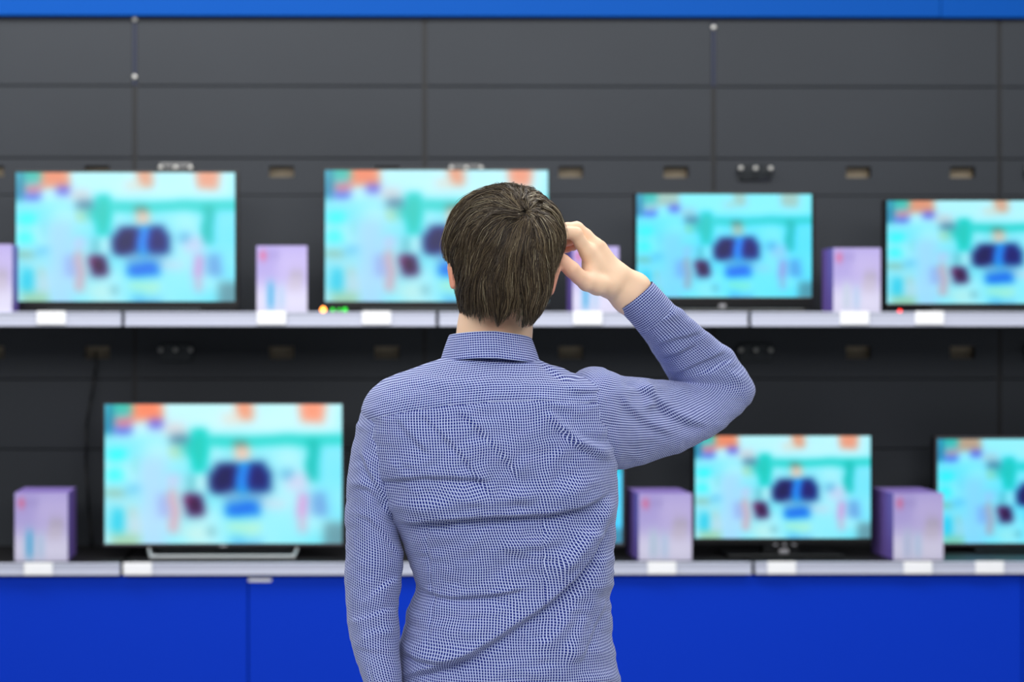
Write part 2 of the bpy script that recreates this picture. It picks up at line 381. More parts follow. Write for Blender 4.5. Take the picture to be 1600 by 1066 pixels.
def tv(label, grp, px0, px1, py0, py1, Y, zbase, tint=(1, 1, 1), hdr=1.0, bez=.006, chin=.026, stand='block', bezmat=None, logo=None, leds=(), right_pad=0.0):
    x0, x1 = X(px0, Y), X(px1, Y); zt, zb = Z(py0, Y), Z(py1, Y); xc = (x0 + x1) / 2
    r = empty('television', (xc, Y + .03, zbase)); tag(r, label, 'television', grp)
    m = bezmat or M_black
    b = B(); b.box(x0 - bez, x1 + bez + right_pad, Y + .002, Y + .035, zb - chin, zt + bez, .006, 3)
    b.box(x0 + .08, x1 - .08, Y + .03, Y + .07, zb + .02, zt - .06, .015, 3).obj('back_cover', M_black, r)
    b = B()
    b.box(x0 - bez, x0, Y - .003, Y + .006, zb - chin, zt + bez, .0015); b.box(x1, x1 + bez + right_pad, Y - .003, Y + .006, zb - chin, zt + bez, .0015)
    b.box(x0, x1, Y - .003, Y + .006, zt, zt + bez, .0015); b.obj('bezel', m, r)
    B().box(x0 - bez * .98, x1 + bez * .98 + right_pad, Y - .004, Y + .006, zb - chin, zb, .003).obj('lower_bezel', M_black if chin > .012 else m, r)
    nu, nv = 97, 55
    gx, gz = np.meshgrid(np.linspace(x0 - .001, x1 + .001, nu), np.linspace(zt + .001, zb - .001, nv))
    V = np.stack([gx, np.full(gx.shape, Y), gz], -1).reshape(-1, 3)
    idx = np.arange(nu * nv).reshape(nv, nu); F = np.stack([idx[:-1, :-1], idx[1:, :-1], idx[1:, 1:], idx[:-1, 1:]], -1).reshape(-1, 4)
    mesh_obj('screen', V, F, M_screen, r, col=picture(nu, nv, tint, hdr), smooth=False)
    zc = zb - chin
    if stand == 'block':
        s = B(); s.box(xc - .06, xc + .06, Y + .01, Y + .05, zbase + .004, zc + .02, .006); s.box(xc - .19, xc + .19, Y - .035, Y + .13, zbase, zbase + .010, .004)
        s.obj('stand', M_black, r)
    elif stand == 'wide':
        s = B(); s.box(xc - .25, xc + .25, Y - .05, Y + .14, zbase, zbase + .012, .005); s.box(xc - .09, xc + .09, Y + .01, Y + .05, zbase + .006, zc + .02, .006)
        s.obj('stand', M_black, r)
    elif stand == 'wire':
        xa, xb = X(232, Y), X(465, Y); s = B()
        for xx in (xa, xb): s.tube([(xx, Y + .02, zc + .005), (xx + (.004 if xx == xa else -.004), Y - .01, zbase + .02), (xx + (.012 if xx == xa else -.012), Y - .035, zbase + .008)], .0055, 10)
        s.box(xa + .006, xb - .006, Y - .045, Y - .030, zbase, zbase + .013, .004); s.box(xa + .006, xb - .006, Y + .11, Y + .125, zbase, zbase + .012, .004)
        for xx in (xa + .012, xb - .012): s.box(xx - .006, xx + .006, Y - .04, Y + .12, zbase, zbase + .011, .003)
        s.obj('stand', M_silver, r)['label'] = 'silver U-shaped metal stand'
    if logo:
        for (lx, ly, lw, lh) in logo:
            a, z = X(lx, Y), Z(ly, Y)
            B().box(a - lw / 2, a + lw / 2, Y - .0065, Y - .0035, z - lh / 2, z + lh / 2, .001).obj('badge', M_logo, r)
    for (lx, ly, c, rr) in leds:
        a, z = X(lx, Y - .005), Z(ly, Y - .005)
        o = B().ball((a, Y - .005, z), rr, (1, .5, 1), 14).obj('indicator_light', LED[c], r, smooth=True); o['label'] = c + ' indicator light'
    return r
LED = {k: mat('led_' + k, v, .3, emit=v, estr=s) for k, v, s in (('orange', (255, 150, 60), 7), ('green', (10, 200, 30), 1.6), ('red', (255, 30, 20), 3))}
gu, gl = 'televisions on the upper shelf', 'televisions on the lower shelf'
tv('leftmost flat television on the upper shelf, picture dominated by cyan', gu, 25, 367, 270, 471, 4.66, ZU, tint=(.93, .985, 1.0), hdr=.9, chin=.03, stand='wide', right_pad=.008)
tv('flat television half hidden by the man\'s head, orange and green lights at its foot', gu, 508, 856, 266, 471, 4.66, ZU, tint=(.93, .975, .99), chin=.03, stand='wide',
   leds=((505, 484, 'orange', .0085), (520, 484.5, 'green', .006), (530, 484.5, 'green', .0045), (539, 484.5, 'green', .0075)))
tv('smallest flat television, bluest picture, above the man\'s raised forearm on the upper shelf', gu, 995, 1268, 303, 464, 4.66, ZU, tint=(.66, .97, 1.03), hdr=.25, chin=.036, stand='wide', logo=((1128, 478, .022, .012),), right_pad=.004)
tv('flat television cut by the right edge on the upper shelf, red light at its foot', gu, 1386, 1688, 313, 474, 4.66, ZU, tint=(.88, .98, 1.0), hdr=.85, chin=.02, stand='block', leds=((1406, 487, 'red', .0065),))
tv('largest television on the lower shelf, held up by a silver metal stand', gl, 164, 534, 632, 849, 4.66, ZL, tint=(1.0, 1.0, 1.0), bez=.005, chin=.010, stand='wire', bezmat=M_greyb, logo=((349, 853, .024, .006),))
tv('television on the lower shelf almost wholly hidden behind the man\'s waist', gl, 700, 972, 694, 849, 4.66, ZL, tint=(.55, .9, 1.03), hdr=.5, bez=.007, chin=.012, bezmat=M_greyb)
tv('flat television on the lower shelf just below the man\'s elbow', gl, 1086, 1360, 682, 842, 4.66, ZL, tint=(.93, .985, 1.0), bez=.006, chin=.020, logo=((1211, 852, .014, .004), (1225, 852, .010, .007), (1240, 852, .014, .004), (1224, 862, .03, .012)))
tv('grey-framed television cut by the right edge on the lower shelf', gl, 1465, 1745, 687, 850, 4.765, ZL, tint=(.74, .97, 1.02), hdr=.7, bez=.009, chin=.011, bezmat=M_greyb)

# ------------------------------------------------------------------ lavender cartons
def carton(label, grp, px0, px1, pyt, zbase, warm=0.0, Y=4.575, dep=.17, blue=(92, 182, 224)):
    x0, x1 = X(px0, Y), X(px1, Y); zt = Z(pyt, Y); W, H = x1 - x0, zt - zbase; nu, nv = 41, 49
    V, F, C = [], [], []
    def grid(fn, nu, nv, cf):
        base = sum(len(a) for a in V); u, v = np.meshgrid(np.linspace(0, 1, nu), np.linspace(0, 1, nv))
        V.append(fn(u, v).reshape(-1, 3)); C.append(cf(u, v).reshape(-1, 3))
        i = np.arange(nu * nv).reshape(nv, nu) + base; F.append(np.stack([i[:-1, :-1], i[1:, :-1], i[1:, 1:], i[:-1, 1:]], -1).reshape(-1, 4))
    def front(u, v):
        c = np.empty(u.shape + (3,)); c[:] = (180, 168, 224)
        def put(a, b_, e, f_, rgb_, al, s=.05):
            nonlocal c
            k = (soft(u, v, a, b_, e, f_, s) * al)[..., None]; c = c * (1 - k) + np.array(rgb_) * k
        put(.4, 1.1, .1, .45, (212, 200, 236), .7, .12); put(-.1, 1.1, .60, 1.2, (234, 232, 244), .9, .10)
        put(.06, .2, .10, .2, (226, 100, 140), .95, .04); put(.2, .45, .10, .18, (150, 138, 196), .6, .05)
        put(.2, .36, .55, .95, blue, .9, .05); put(.42, .56, .6, .95, (175, 208, 232), .7, .05)
        put(.66, .92, .40, .50, (168, 160, 160), .8, .06); put(.62, .9, .5, .66, (204, 196, 204), .8, .06)
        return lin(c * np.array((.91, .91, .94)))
    def plain(rgb_): return lambda u, v: np.broadcast_to(lin(np.array(rgb_)), u.shape + (3,))
    S = lambda a, b_, c_: np.stack(np.broadcast_arrays(a, b_, c_), -1)
    grid(lambda u, v: S(x0 + W * u, Y, zt - H * v), nu, nv, front)
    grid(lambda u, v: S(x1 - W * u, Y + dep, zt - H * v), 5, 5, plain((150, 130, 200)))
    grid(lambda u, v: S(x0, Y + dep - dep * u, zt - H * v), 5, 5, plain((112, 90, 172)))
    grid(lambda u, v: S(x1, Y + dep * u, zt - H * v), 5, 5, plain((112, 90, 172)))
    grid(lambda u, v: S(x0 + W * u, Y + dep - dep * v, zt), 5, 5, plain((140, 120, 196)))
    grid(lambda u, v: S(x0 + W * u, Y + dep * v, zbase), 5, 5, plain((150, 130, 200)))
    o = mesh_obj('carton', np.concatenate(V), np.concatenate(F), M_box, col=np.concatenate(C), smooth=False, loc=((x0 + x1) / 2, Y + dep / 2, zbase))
    return tag(o, label, 'carton', grp)
gc, gd = 'lavender cartons on the upper shelf', 'lavender cartons on the lower shelf'
carton('lavender printed carton cut by the left edge on the upper shelf', gc, -62, 19, 382, ZU, Y=4.545, dep=.10)
carton('lavender printed carton between the two upper televisions left of the man', gc, 401, 480, 384, ZU, dep=.10)
carton('lavender printed carton seen between the man\'s head, hand and arm', gc, 895, 967, 385, ZU, dep=.10)
carton('lavender printed carton on the upper shelf between the two right televisions', gc, 1302, 1376, 387, ZU, dep=.10, blue=(200, 214, 226))
carton('lavender printed carton alone at the left end of the lower shelf', gd, 23, 106, 770, ZL)
carton('lavender printed carton on the lower shelf beside the man\'s waist', gd, 998, 1081, 772, ZL, blue=(186, 210, 226))
carton('lavender printed carton on the lower shelf between the two right televisions', gd, 1396, 1474, 772, ZL, dep=.175, blue=(186, 200, 226))
# black media box standing dark between set and carton at the left of TV
c = B(); c.tube([tuple(P(150, 548, YW - .01)), tuple(P(149, 580, YW - .02)), tuple(P(143, 620, YW - .03)), tuple(P(136, 660, YW - .03)), tuple(P(134, 720, YW - .03)), tuple(P(139, 800, YW - .04)), tuple(P(146, 872, YW - .06))], .004, 8)
tag(c.obj('power_cable', M_cable, smooth=True), 'thin black cable hanging from a wall slot down to the lower shelf', 'cable')

# ================================================================== THE MAN
def catmull(A, n):
    A = np.asarray(A, float); m = len(A); t = np.linspace(0, m - 1, n); i = np.clip(t.astype(int), 0, m - 2); f_ = (t - i)[:, None]
    p0 = A[np.clip(i - 1, 0, m - 1)]; p1 = A[i]; p2 = A[i + 1]; p3 = A[np.clip(i + 2, 0, m - 1)]
    return .5 * ((2 * p1) + (-p0 + p2) * f_ + (2 * p0 - 5 * p1 + 4 * p2 - p3) * f_ ** 2 + (-p0 + 3 * p1 - 3 * p2 + p3) * f_ ** 3)
def ring_tube(rows_, n, nr, e=.85, dens=None):
    """rows: (ax, ay, bx, by, Y, half depth). A = side at phi = pi, B = side at phi = 0, camera side at phi = pi/2"""
    R = catmull(rows_, nr)
    A = P(R[:, 0], R[:, 1], R[:, 4]); Bp = P(R[:, 2], R[:, 3], R[:, 4])
    C = (A + Bp) / 2; H = (Bp - A) / 2
    phi = np.linspace(-math.pi / 2, 3 * math.pi / 2, n + 1)
    c, s = np.cos(phi), np.sin(phi); c = np.sign(c) * np.abs(c) ** e; s = np.sign(s) * np.abs(s) ** e
    V = C[:, None] + H[:, None] * c[None, :, None]
    V[..., 1] -= R[:, 5][:, None] * s[None]
    return V, phi, R
def arc_uv(V, mid):
    du = np.linalg.norm(np.diff(V, axis=1), axis=2); u = np.concatenate([np.zeros((len(V), 1)), np.cumsum(du, 1)], 1); u = u - u[:, mid:mid + 1]
    dv = np.linalg.norm(np.diff(V, axis=0), axis=2); v = np.concatenate([np.zeros((1, V.shape[1])), np.cumsum(dv, 0)], 0)
    return u, v
def normals(V):
    a = np.gradient(V, axis=1); b_ = np.gradient(V, axis=0); n = np.cross(a, b_); l = np.linalg.norm(n, axis=2, keepdims=True); return n / np.maximum(l, 1e-9)
def grid_faces(nr, nc, base=0):
    i = np.arange(nr * nc).reshape(nr, nc) + base
    return np.stack([i[:-1, :-1], i[1:, :-1], i[1:, 1:], i[:-1, 1:]], -1).reshape(-1, 4)
def polydist(px, py, pts):
    """signed distance (positive below / right-hand side) and run length 0..1 along the polyline"""
    pts = catmull(np.asarray(pts, float), 24); best = np.full(px.shape, 1e9); sg = np.zeros(px.shape); tt = np.zeros(px.shape)
    seg = np.linalg.norm(np.diff(pts, axis=0), axis=1); cum = np.concatenate([[0], np.cumsum(seg)]); tot = cum[-1]
    for i in range(len(pts) - 1):
        a, d = pts[i], pts[i + 1] - pts[i]; L2 = max(d @ d, 1e-9)
        traw = ((px - a[0]) * d[0] + (py - a[1]) * d[1]) / L2
        t = np.clip(traw, 0, 1); qx = px - a[0] - t * d[0]; qy = py - a[1] - t * d[1]; dist = np.hypot(qx, qy)
        side = np.sign(d[0] * (py - a[1]) - d[1] * (px - a[0])); mk = dist < best
        best = np.where(mk, dist, best); sg = np.where(mk, side, sg); tt = np.where(mk, (cum[i] + t * seg[i]) / tot, tt)
    return best * sg, tt
def folds(px, py, specs):
    d = np.zeros(px.shape)
    for kind, pts, amp, w1, w2 in specs:
        amp = amp * (1 if kind == 'seam' else 1.35)
        s, t = polydist(px, py, pts); fade = np.clip(np.minimum(t, 1 - t) / .18, 0, 1); fade = fade * fade * (3 - 2 * fade)
        if kind == 'ledge':      # cloth above bulges over the line, tucked in below
            k = 1 / (1 + np.exp(-s / 1.6))
            d += amp * fade * ((1 - k) * np.exp(np.minimum(s, 0) / w1) - k * np.exp(-np.maximum(s, 0) / w2))
        elif kind == 'ridge':
            d += amp * fade * np.exp(-(s / w1) ** 2)
        elif kind == 'seam':
            fade = np.clip(np.minimum(t, 1 - t) / .02, 0, 1)
            d += -amp * fade * np.exp(-(s / w1) ** 2)
    return d
man = empty('person', tuple(P(790, 900, 2.10)[:2]) + (0,), label='man seen from behind in a blue checked shirt, scratching his head with his right hand', cat='person')
shirt = empty('shirt', wloc(man) + np.array((0, 0, 1.2))); attach(shirt, man); shirt['label'] = 'navy and white fine checked long-sleeved shirt'

# ---- torso of the shirt
TORSO = [  # ax, ay, bx, by, Y, hd
 (712, 538, 822, 540, 2.118, .054), (702, 550, 830, 552, 2.117, .056), (690, 560, 843, 563, 2.115, .061), (667, 568, 857, 570, 2.112, .069), (643, 577, 876, 575, 2.109, .078),
 (618, 587, 892, 583, 2.105, .088), (594, 597, 920, 590, 2.100, .098), (576, 612, 944, 600, 2.098, .104),
 (567, 630, 951, 620, 2.096, .110), (564, 655, 955, 650, 2.096, .116), (566, 690, 958, 690, 2.096, .121), (574, 730, 960, 730, 2.097, .122),
 (588, 765, 959, 765, 2.098, .119), (602, 800, 958, 800, 2.10, .115), (618, 832, 956, 832, 2.10, .111), (631, 862, 955, 862, 2.10, .107), (641, 890, 953, 890, 2.10, .104),
 (647, 915, 952, 915, 2.10, .103), (641, 943, 952, 943, 2.10, .105), (633, 972, 953, 972, 2.10, .109), (627, 1002, 956, 1002, 2.10, .113),
 (622, 1032, 960, 1032, 2.10, .117), (619, 1066, 966, 1066, 2.10, .120), (614, 1110, 973, 1110, 2.10, .123), (608, 1160, 980, 1160, 2.10, .124), (605, 1215, 984, 1215, 2.10, .122)]
FOLD_T = [
 ('seam', [(565, 662), (600, 652), (640, 644), (700, 635), (770, 629), (840, 627), (900, 629), (950, 632)], .0016, 2.2, 0),
 ('ledge', [(598, 816), (640, 818), (700, 813), (760, 809), (830, 806), (880, 800), (925, 786), (962, 760)], .0075, 34, 16),
 ('ledge', [(958, 800), (940, 835), (915, 880), (885, 918), (850, 950), (805, 980), (760, 1010), (700, 1040), (640, 1056), (600, 1060)], -.0085, 15, 40),
 ('ridge', [(962, 770), (935, 820), (900, 860), (868, 900)], .006, 12, 0),
 ('ridge', [(960, 850), (930, 900), (890, 960), (850, 1020)], .005, 14, 0),
 ('ledge', [(646, 640), (675, 665), (710, 700), (745, 745), (780, 790)], .0035, 12, 9),
 ('ledge', [(706, 636), (735, 660), (765, 690), (795, 725), (820, 760)], .004, 14, 9),
 ('ledge', [(618, 650), (640, 680), (670, 710)], .0025, 10, 8),
 ('ridge', [(850, 640), (880, 668), (915, 695), (958, 708)], .004, 7, 0),
 ('ledge', [(862, 655), (895, 690), (930, 712), (965, 722)], .003, 8, 8),
 ('ledge', [(575, 742), (610, 750), (660, 746), (720, 748), (780, 752)], .0045, 10, 14),
 ('ridge', [(600, 790), (650, 794), (720, 782), (800, 776), (880, 770), (950, 740)], .004, 12, 0),
 ('ledge', [(640, 905), (665, 925), (710, 935), (770, 930), (830, 918)], .005, 13, 12),
 ('ridge', [(640, 955), (690, 950), (750, 955), (800, 950)], .003, 12, 0),
 ('ledge', [(626, 1008), (650, 1030), (700, 1036), (760, 1020)], .006, 12, 14),
 ('ridge', [(958, 880), (925, 940), (900, 1000), (890, 1050)], .004, 12, 0), ('ledge', [(955, 925), (930, 980), (905, 1040)], -.003, 10, 12),
 ('ledge', [(566, 700), (580, 735), (600, 775), (618, 815)], .006, 9, 12),
 ('ridge', [(780, 855), (830, 850), (880, 838)], .0025, 10, 0),
 ('ledge', [(838, 560), (862, 580), (882, 592), (900, 590), (915, 580)], .003, 7, 8),
 ('ledge', [(884, 600), (900, 610), (935, 612), (960, 606)], .0025, 7, 7),
 ('seam', [(665, 822), (667, 860), (672, 905), (676, 950), (668, 1010)], .0022, 2.0, 0),
 ('seam', [(850, 806), (849, 850), (849, 905), (849, 958)], .0022, 2.0, 0),
 ('ridge', [(690, 545), (700, 580), (690, 620)], .0, 10, 0)]
V, phi, R = ring_tube(TORSO, 340, 300, .82)
mid = 170; u, v = arc_uv(V, mid)
px, py = proj(V)
back = np.clip(np.sin(phi) * 1.6, 0, 1)[None]
seamx = np.array([565, 600, 640, 700, 770, 840, 900, 950]); seamy = np.array([662, 652, 644, 635, 629, 627, 629, 632])
ys = np.interp(px, seamx, seamy)
vc = v[:, mid:mid + 1] + 0 * v                                   # cloth runs straight down the back
yoke = (py < ys) & (back > 0)
vv = vc.copy(); vy = -(ys - py) / 1075. * (1.0 + .12 * np.clip((ys - py) / 70, 0, 1)) + .0011
uu = u.copy()
d = folds(px, py, FOLD_T) * back
wx = px + 14 * vnoise(px / 60, py / 60, 3); wy = py + 14 * vnoise(px / 60 + 9, py / 60, 4)
d += (.0022 * vnoise(wx / 34, wy / 17, 5) + .0011 * vnoise(wx / 15, wy / 9, 6) + .0022 * vnoise(wx / 90, wy / 60, 8)) * np.clip((py - 560) / 60, 0, 1)
# drape: the cloth pattern is pulled along by the folds
uu = uu + .0035 * vnoise(px / 70, py / 26, 11) + d * .35; vv = vv + .0032 * vnoise(px / 48, py / 70, 12) - d * .2
vy = vy + .002 * vnoise(px / 60, py / 60, 13) - d * .2
N_ = normals(V); fl = np.sign((N_[150, mid] @ np.array((0, -1, 0)))); V = V + N_ * fl * d[..., None]
nr, nc = V.shape[:2]
Ft = grid_faces(nr, nc); fm = yoke.ravel()[Ft].mean(1) > .5
mesh_obj('torso_cloth', V.reshape(-1, 3), Ft, M_shirt, shirt, uv=np.stack([uu, vv], -1).reshape(-1, 2), uv2=np.stack([vy, uu], -1).reshape(-1, 2), fmask=fm)
# ---- sleeves
R_SL = [(1049, 474, 1000, 519, 2.185, .036), (1069, 490, 1011, 535, 2.20, .039), (1095, 514, 1024, 552, 2.22, .043), (1120, 533, 1036, 571, 2.24, .047),
 (1139, 546, 1043, 584, 2.25, .050), (1152, 564, 1047, 591, 2.258, .052), (1167, 588, 1049, 594, 2.262, .053), (1176, 607, 1047, 595, 2.264, .053), (1168, 630, 1042, 594, 2.262, .054),
 (1142, 656, 1034, 593, 2.25, .056), (1105, 683, 1021, 593, 2.225, .058), (1062, 705, 1007, 592, 2.195, .061), (1018, 719, 990, 590, 2.165, .065),
 (985, 728, 969, 586, 2.138, .070), (963, 733, 951, 578, 2.12, .076), (946, 733, 930, 573, 2.11, .080), (925, 715, 906, 582, 2.10, .078), (905, 690, 893, 600, 2.10, .05)]
FOLD_R = [
 ('ledge', [(1048, 596), (1075, 590), (1105, 580), (1135, 566), (1152, 560)], -.004, 12, 14),
 ('ledge', [(1046, 590), (1085, 572), (1120, 556), (1140, 548)], .005, 10, 8),
 ('ridge', [(1050, 585), (1095, 583), (1140, 590), (1168, 604)], .003, 8, 0),
 ('ledge', [(1020, 540), (1045, 532), (1075, 525), (1100, 520)], .003, 12, 10),
 ('ledge', [(1030, 560), (1060, 552), (1090, 538)], .003, 10, 10),
 ('ledge', [(985, 600), (1015, 620), (1045, 645), (1080, 662), (1110, 668)], .0045, 16, 10),
 ('ledge', [(965, 612), (985, 640), (1015, 665), (1050, 680)], .003, 12, 10),
 ('ridge', [(1000, 592), (1010, 610), (1018, 640)], .004, 8, 0),
 ('ledge', [(1120, 575), (1145, 590), (1160, 612), (1165, 635)], .003, 8, 8),
 ('ridge', [(1005, 505), (1030, 500), (1060, 490)], .0025, 6, 0),
 ('ledge', [(1042, 600), (1020, 604), (990, 606), (965, 600)], .003, 8, 8)]
def sleeve(name, rows_, n, nr, specs, seed, flip=False, cuff_rows=None):
    V, phi, R = ring_tube(rows_, n, nr, .76 if seed == 21 else .92); mid = n // 2; u, v = arc_uv(V, mid)
    vc = v[:, mid:mid + 1]; v = .45 * v + .55 * vc if seed == 21 else .5 * v + .5 * vc
    px, py = proj(V); d = folds(px, py, specs) * np.clip(np.sin(phi) * 1.6, 0, 1)[None]
    wx = px + 10 * vnoise(px / 50, py / 50, seed)
    d += .0015 * vnoise(wx / 24, py / 18, seed + 1) + .0008 * vnoise(wx / 10, py / 9, seed + 2)
    u = u + d * .25 + .0025 * vnoise(px / 40, py / 30, seed + 3); v = v - d * .2 + .0025 * vnoise(px / 30, py / 40, seed + 4)
    rs = np.linalg.norm(np.gradient(V, axis=0), axis=2); d = d * np.clip(rs / np.median(rs) * 1.3 - .25, 0, 1)
    N_ = normals(V); k = nr // 3; fl = np.sign(N_[k, mid] @ np.array((0, -1, 0))); V = V + N_ * fl * d[..., None]
    s = mesh_obj(name, V.reshape(-1, 3), grid_faces(nr, n + 1), M_shirt, shirt, uv=np.stack([u, v], -1).reshape(-1, 2)); return s
sr = sleeve('sleeve', R_SL, 160, 240, FOLD_R, 21)
L_SL = [(615, 612, 640, 625, 2.10, .045), (583, 618, 640, 655, 2.10, .062), (566, 640, 634, 692, 2.10, .070), (556, 672, 626, 728, 2.10, .071),
 (549, 705, 620, 760, 2.10, .068), (543, 748, 618, 796, 2.10, .065), (540.5, 792, 622, 830, 2.10, .062), (539, 835, 629, 858, 2.098, .059), (539, 880, 629, 888, 2.094, .056),
 (540, 920, 625, 922, 2.088, .054), (541, 955, 622, 955, 2.082, .052), (544, 985, 624, 985, 2.075, .050), (550, 1015, 625, 1013, 2.065, .047), (559, 1040, 626, 1036, 2.056, .044),
 (569, 1068, 628, 1062, 2.045, .041), (580, 1100, 632, 1094, 2.032, .038)]
FOLD_L = [
 ('ledge', [(560, 700), (575, 735), (595, 770), (615, 800)], .004, 8, 10),
 ('ledge', [(548, 760), (575, 765), (600, 790), (622, 822)], .0035, 10, 10),
 ('ledge', [(545, 800), (580, 815), (610, 850), (628, 880)], .0025, 10, 10),
 ('ledge', [(628, 900), (605, 912), (580, 930), (560, 945)], .003, 10, 10),
 ('ledge', [(626, 950), (600, 955), (570, 965), (545, 968)], .0035, 10, 8),
 ('ridge', [(622, 985), (595, 990), (560, 1000)], .003, 8, 0),
 ('ledge', [(556, 1012), (585, 1018), (620, 1020)], .0025, 8, 8),
 ('seam', [(576, 1040), (580, 1060), (584, 1090)], .002, 2, 0)]
sleeve('sleeve', L_SL, 130, 200, FOLD_L, 41)
def cuff(rows_, parent, stripes=True, u0=0.0):
    V, phi, R = ring_tube(rows_, 90, 24, .95); n = 91; u, v = arc_uv(V, 45)
    N_ = normals(V); fl = np.sign(N_[12, 45] @ np.array((0, -1, 0))); Vi = V[::-1] - N_[::-1] * fl * .0018
    W_ = np.concatenate([V, Vi]); vv = np.concatenate([v, v[::-1]]); uu = np.concatenate([u, u[::-1]])
    return mesh_obj('cuff', W_.reshape(-1, 3), grid_faces(len(W_), n), M_shirt, parent, uv=np.stack([vv, uu + u0], -1).reshape(-1, 2))
cuff([(1018, 440, 967, 484, 2.165, .0345), (1026, 448, 975, 492, 2.168, .0352), (1040, 463, 990, 508, 2.176, .036), (1051, 475, 1000, 520.5, 2.184, .0372), (1053, 477, 1002, 522, 2.186, .0368)], sr)
cl = cuff([(581, 1098, 631, 1092, 2.034, .037), (585, 1110, 634, 1104, 2.028, .036), (590, 1140, 640, 1134, 2.016, .035), (594, 1160, 644, 1154, 2.010, .035)], shirt)
# armhole seam stitching lies in the fold where sleeve meets torso
# ---- collar: stand and turned-down leaf
def collar():
    n = 121; ph = np.linspace(-math.pi * .62, math.pi * .62, n)          # 0 = back centre
    prof = [  # t, radius factor x, y, z offset
        (0.0, .0590, .0570, 0.000), (.004, .0597, .0577, .0035), (.010, .0612, .0592, .0045), (.018, .0632, .0612, .0005), (.026, .0660, .0650, -.007), (.034, .0692, .0700, -.016), (.042, .0722, .0750, -.0255), (.048, .0742, .0785, -.0325)]
    prof = catmull([p[1:] for p in prof], 22)
    c0 = P(766, 522, 2.118)
    V = np.empty((22, n, 3))
    for i, (rx, ry, dz) in enumerate(prof):
        sx, cy = np.sin(ph), np.cos(ph)
        V[i, :, 0] = c0[0] + rx * sx; V[i, :, 1] = c0[1] - ry * cy
        V[i, :, 2] = c0[2] + dz - .006 * (1 - cy) ** 1.0 - .006 * sx * (sx > 0) - .002 * (1 + .3 * np.sin(5 * ph)) * (i / 21)
    u, v = arc_uv(V, n // 2)
    o = mesh_obj('collar', V.reshape(-1, 3), grid_faces(22, n), M_shirt, shirt, uv=np.stack([v, u], -1).reshape(-1, 2))
    md = o.modifiers.new('thick', 'SOLIDIFY'); md.thickness = .0016; md.offset = -1
    # inner stand
    V2 = np.empty((10, n, 3)); phs = np.linspace(-math.pi * .93, math.pi * .93, n)
    for i, t in enumerate(np.linspace(0, 1, 10)):
        sx, cy = np.sin(phs), np.cos(phs)
        V2[i, :, 0] = c0[0] + (.0588 + .0055 * t) * sx; V2[i, :, 1] = c0[1] - (.0568 + .007 * t) * cy
        V2[i, :, 2] = c0[2] - .040 * t - .006 * (1 - cy) - .006 * sx * (sx > 0)
    u, v = arc_uv(V2, n // 2)
    o2 = mesh_obj('collar_stand', V2.reshape(-1, 3), grid_faces(10, n), M_shirt, o, uv=np.stack([v, u], -1).reshape(-1, 2))
    md = o2.modifiers.new('thick', 'SOLIDIFY'); md.thickness = .0012
collar()

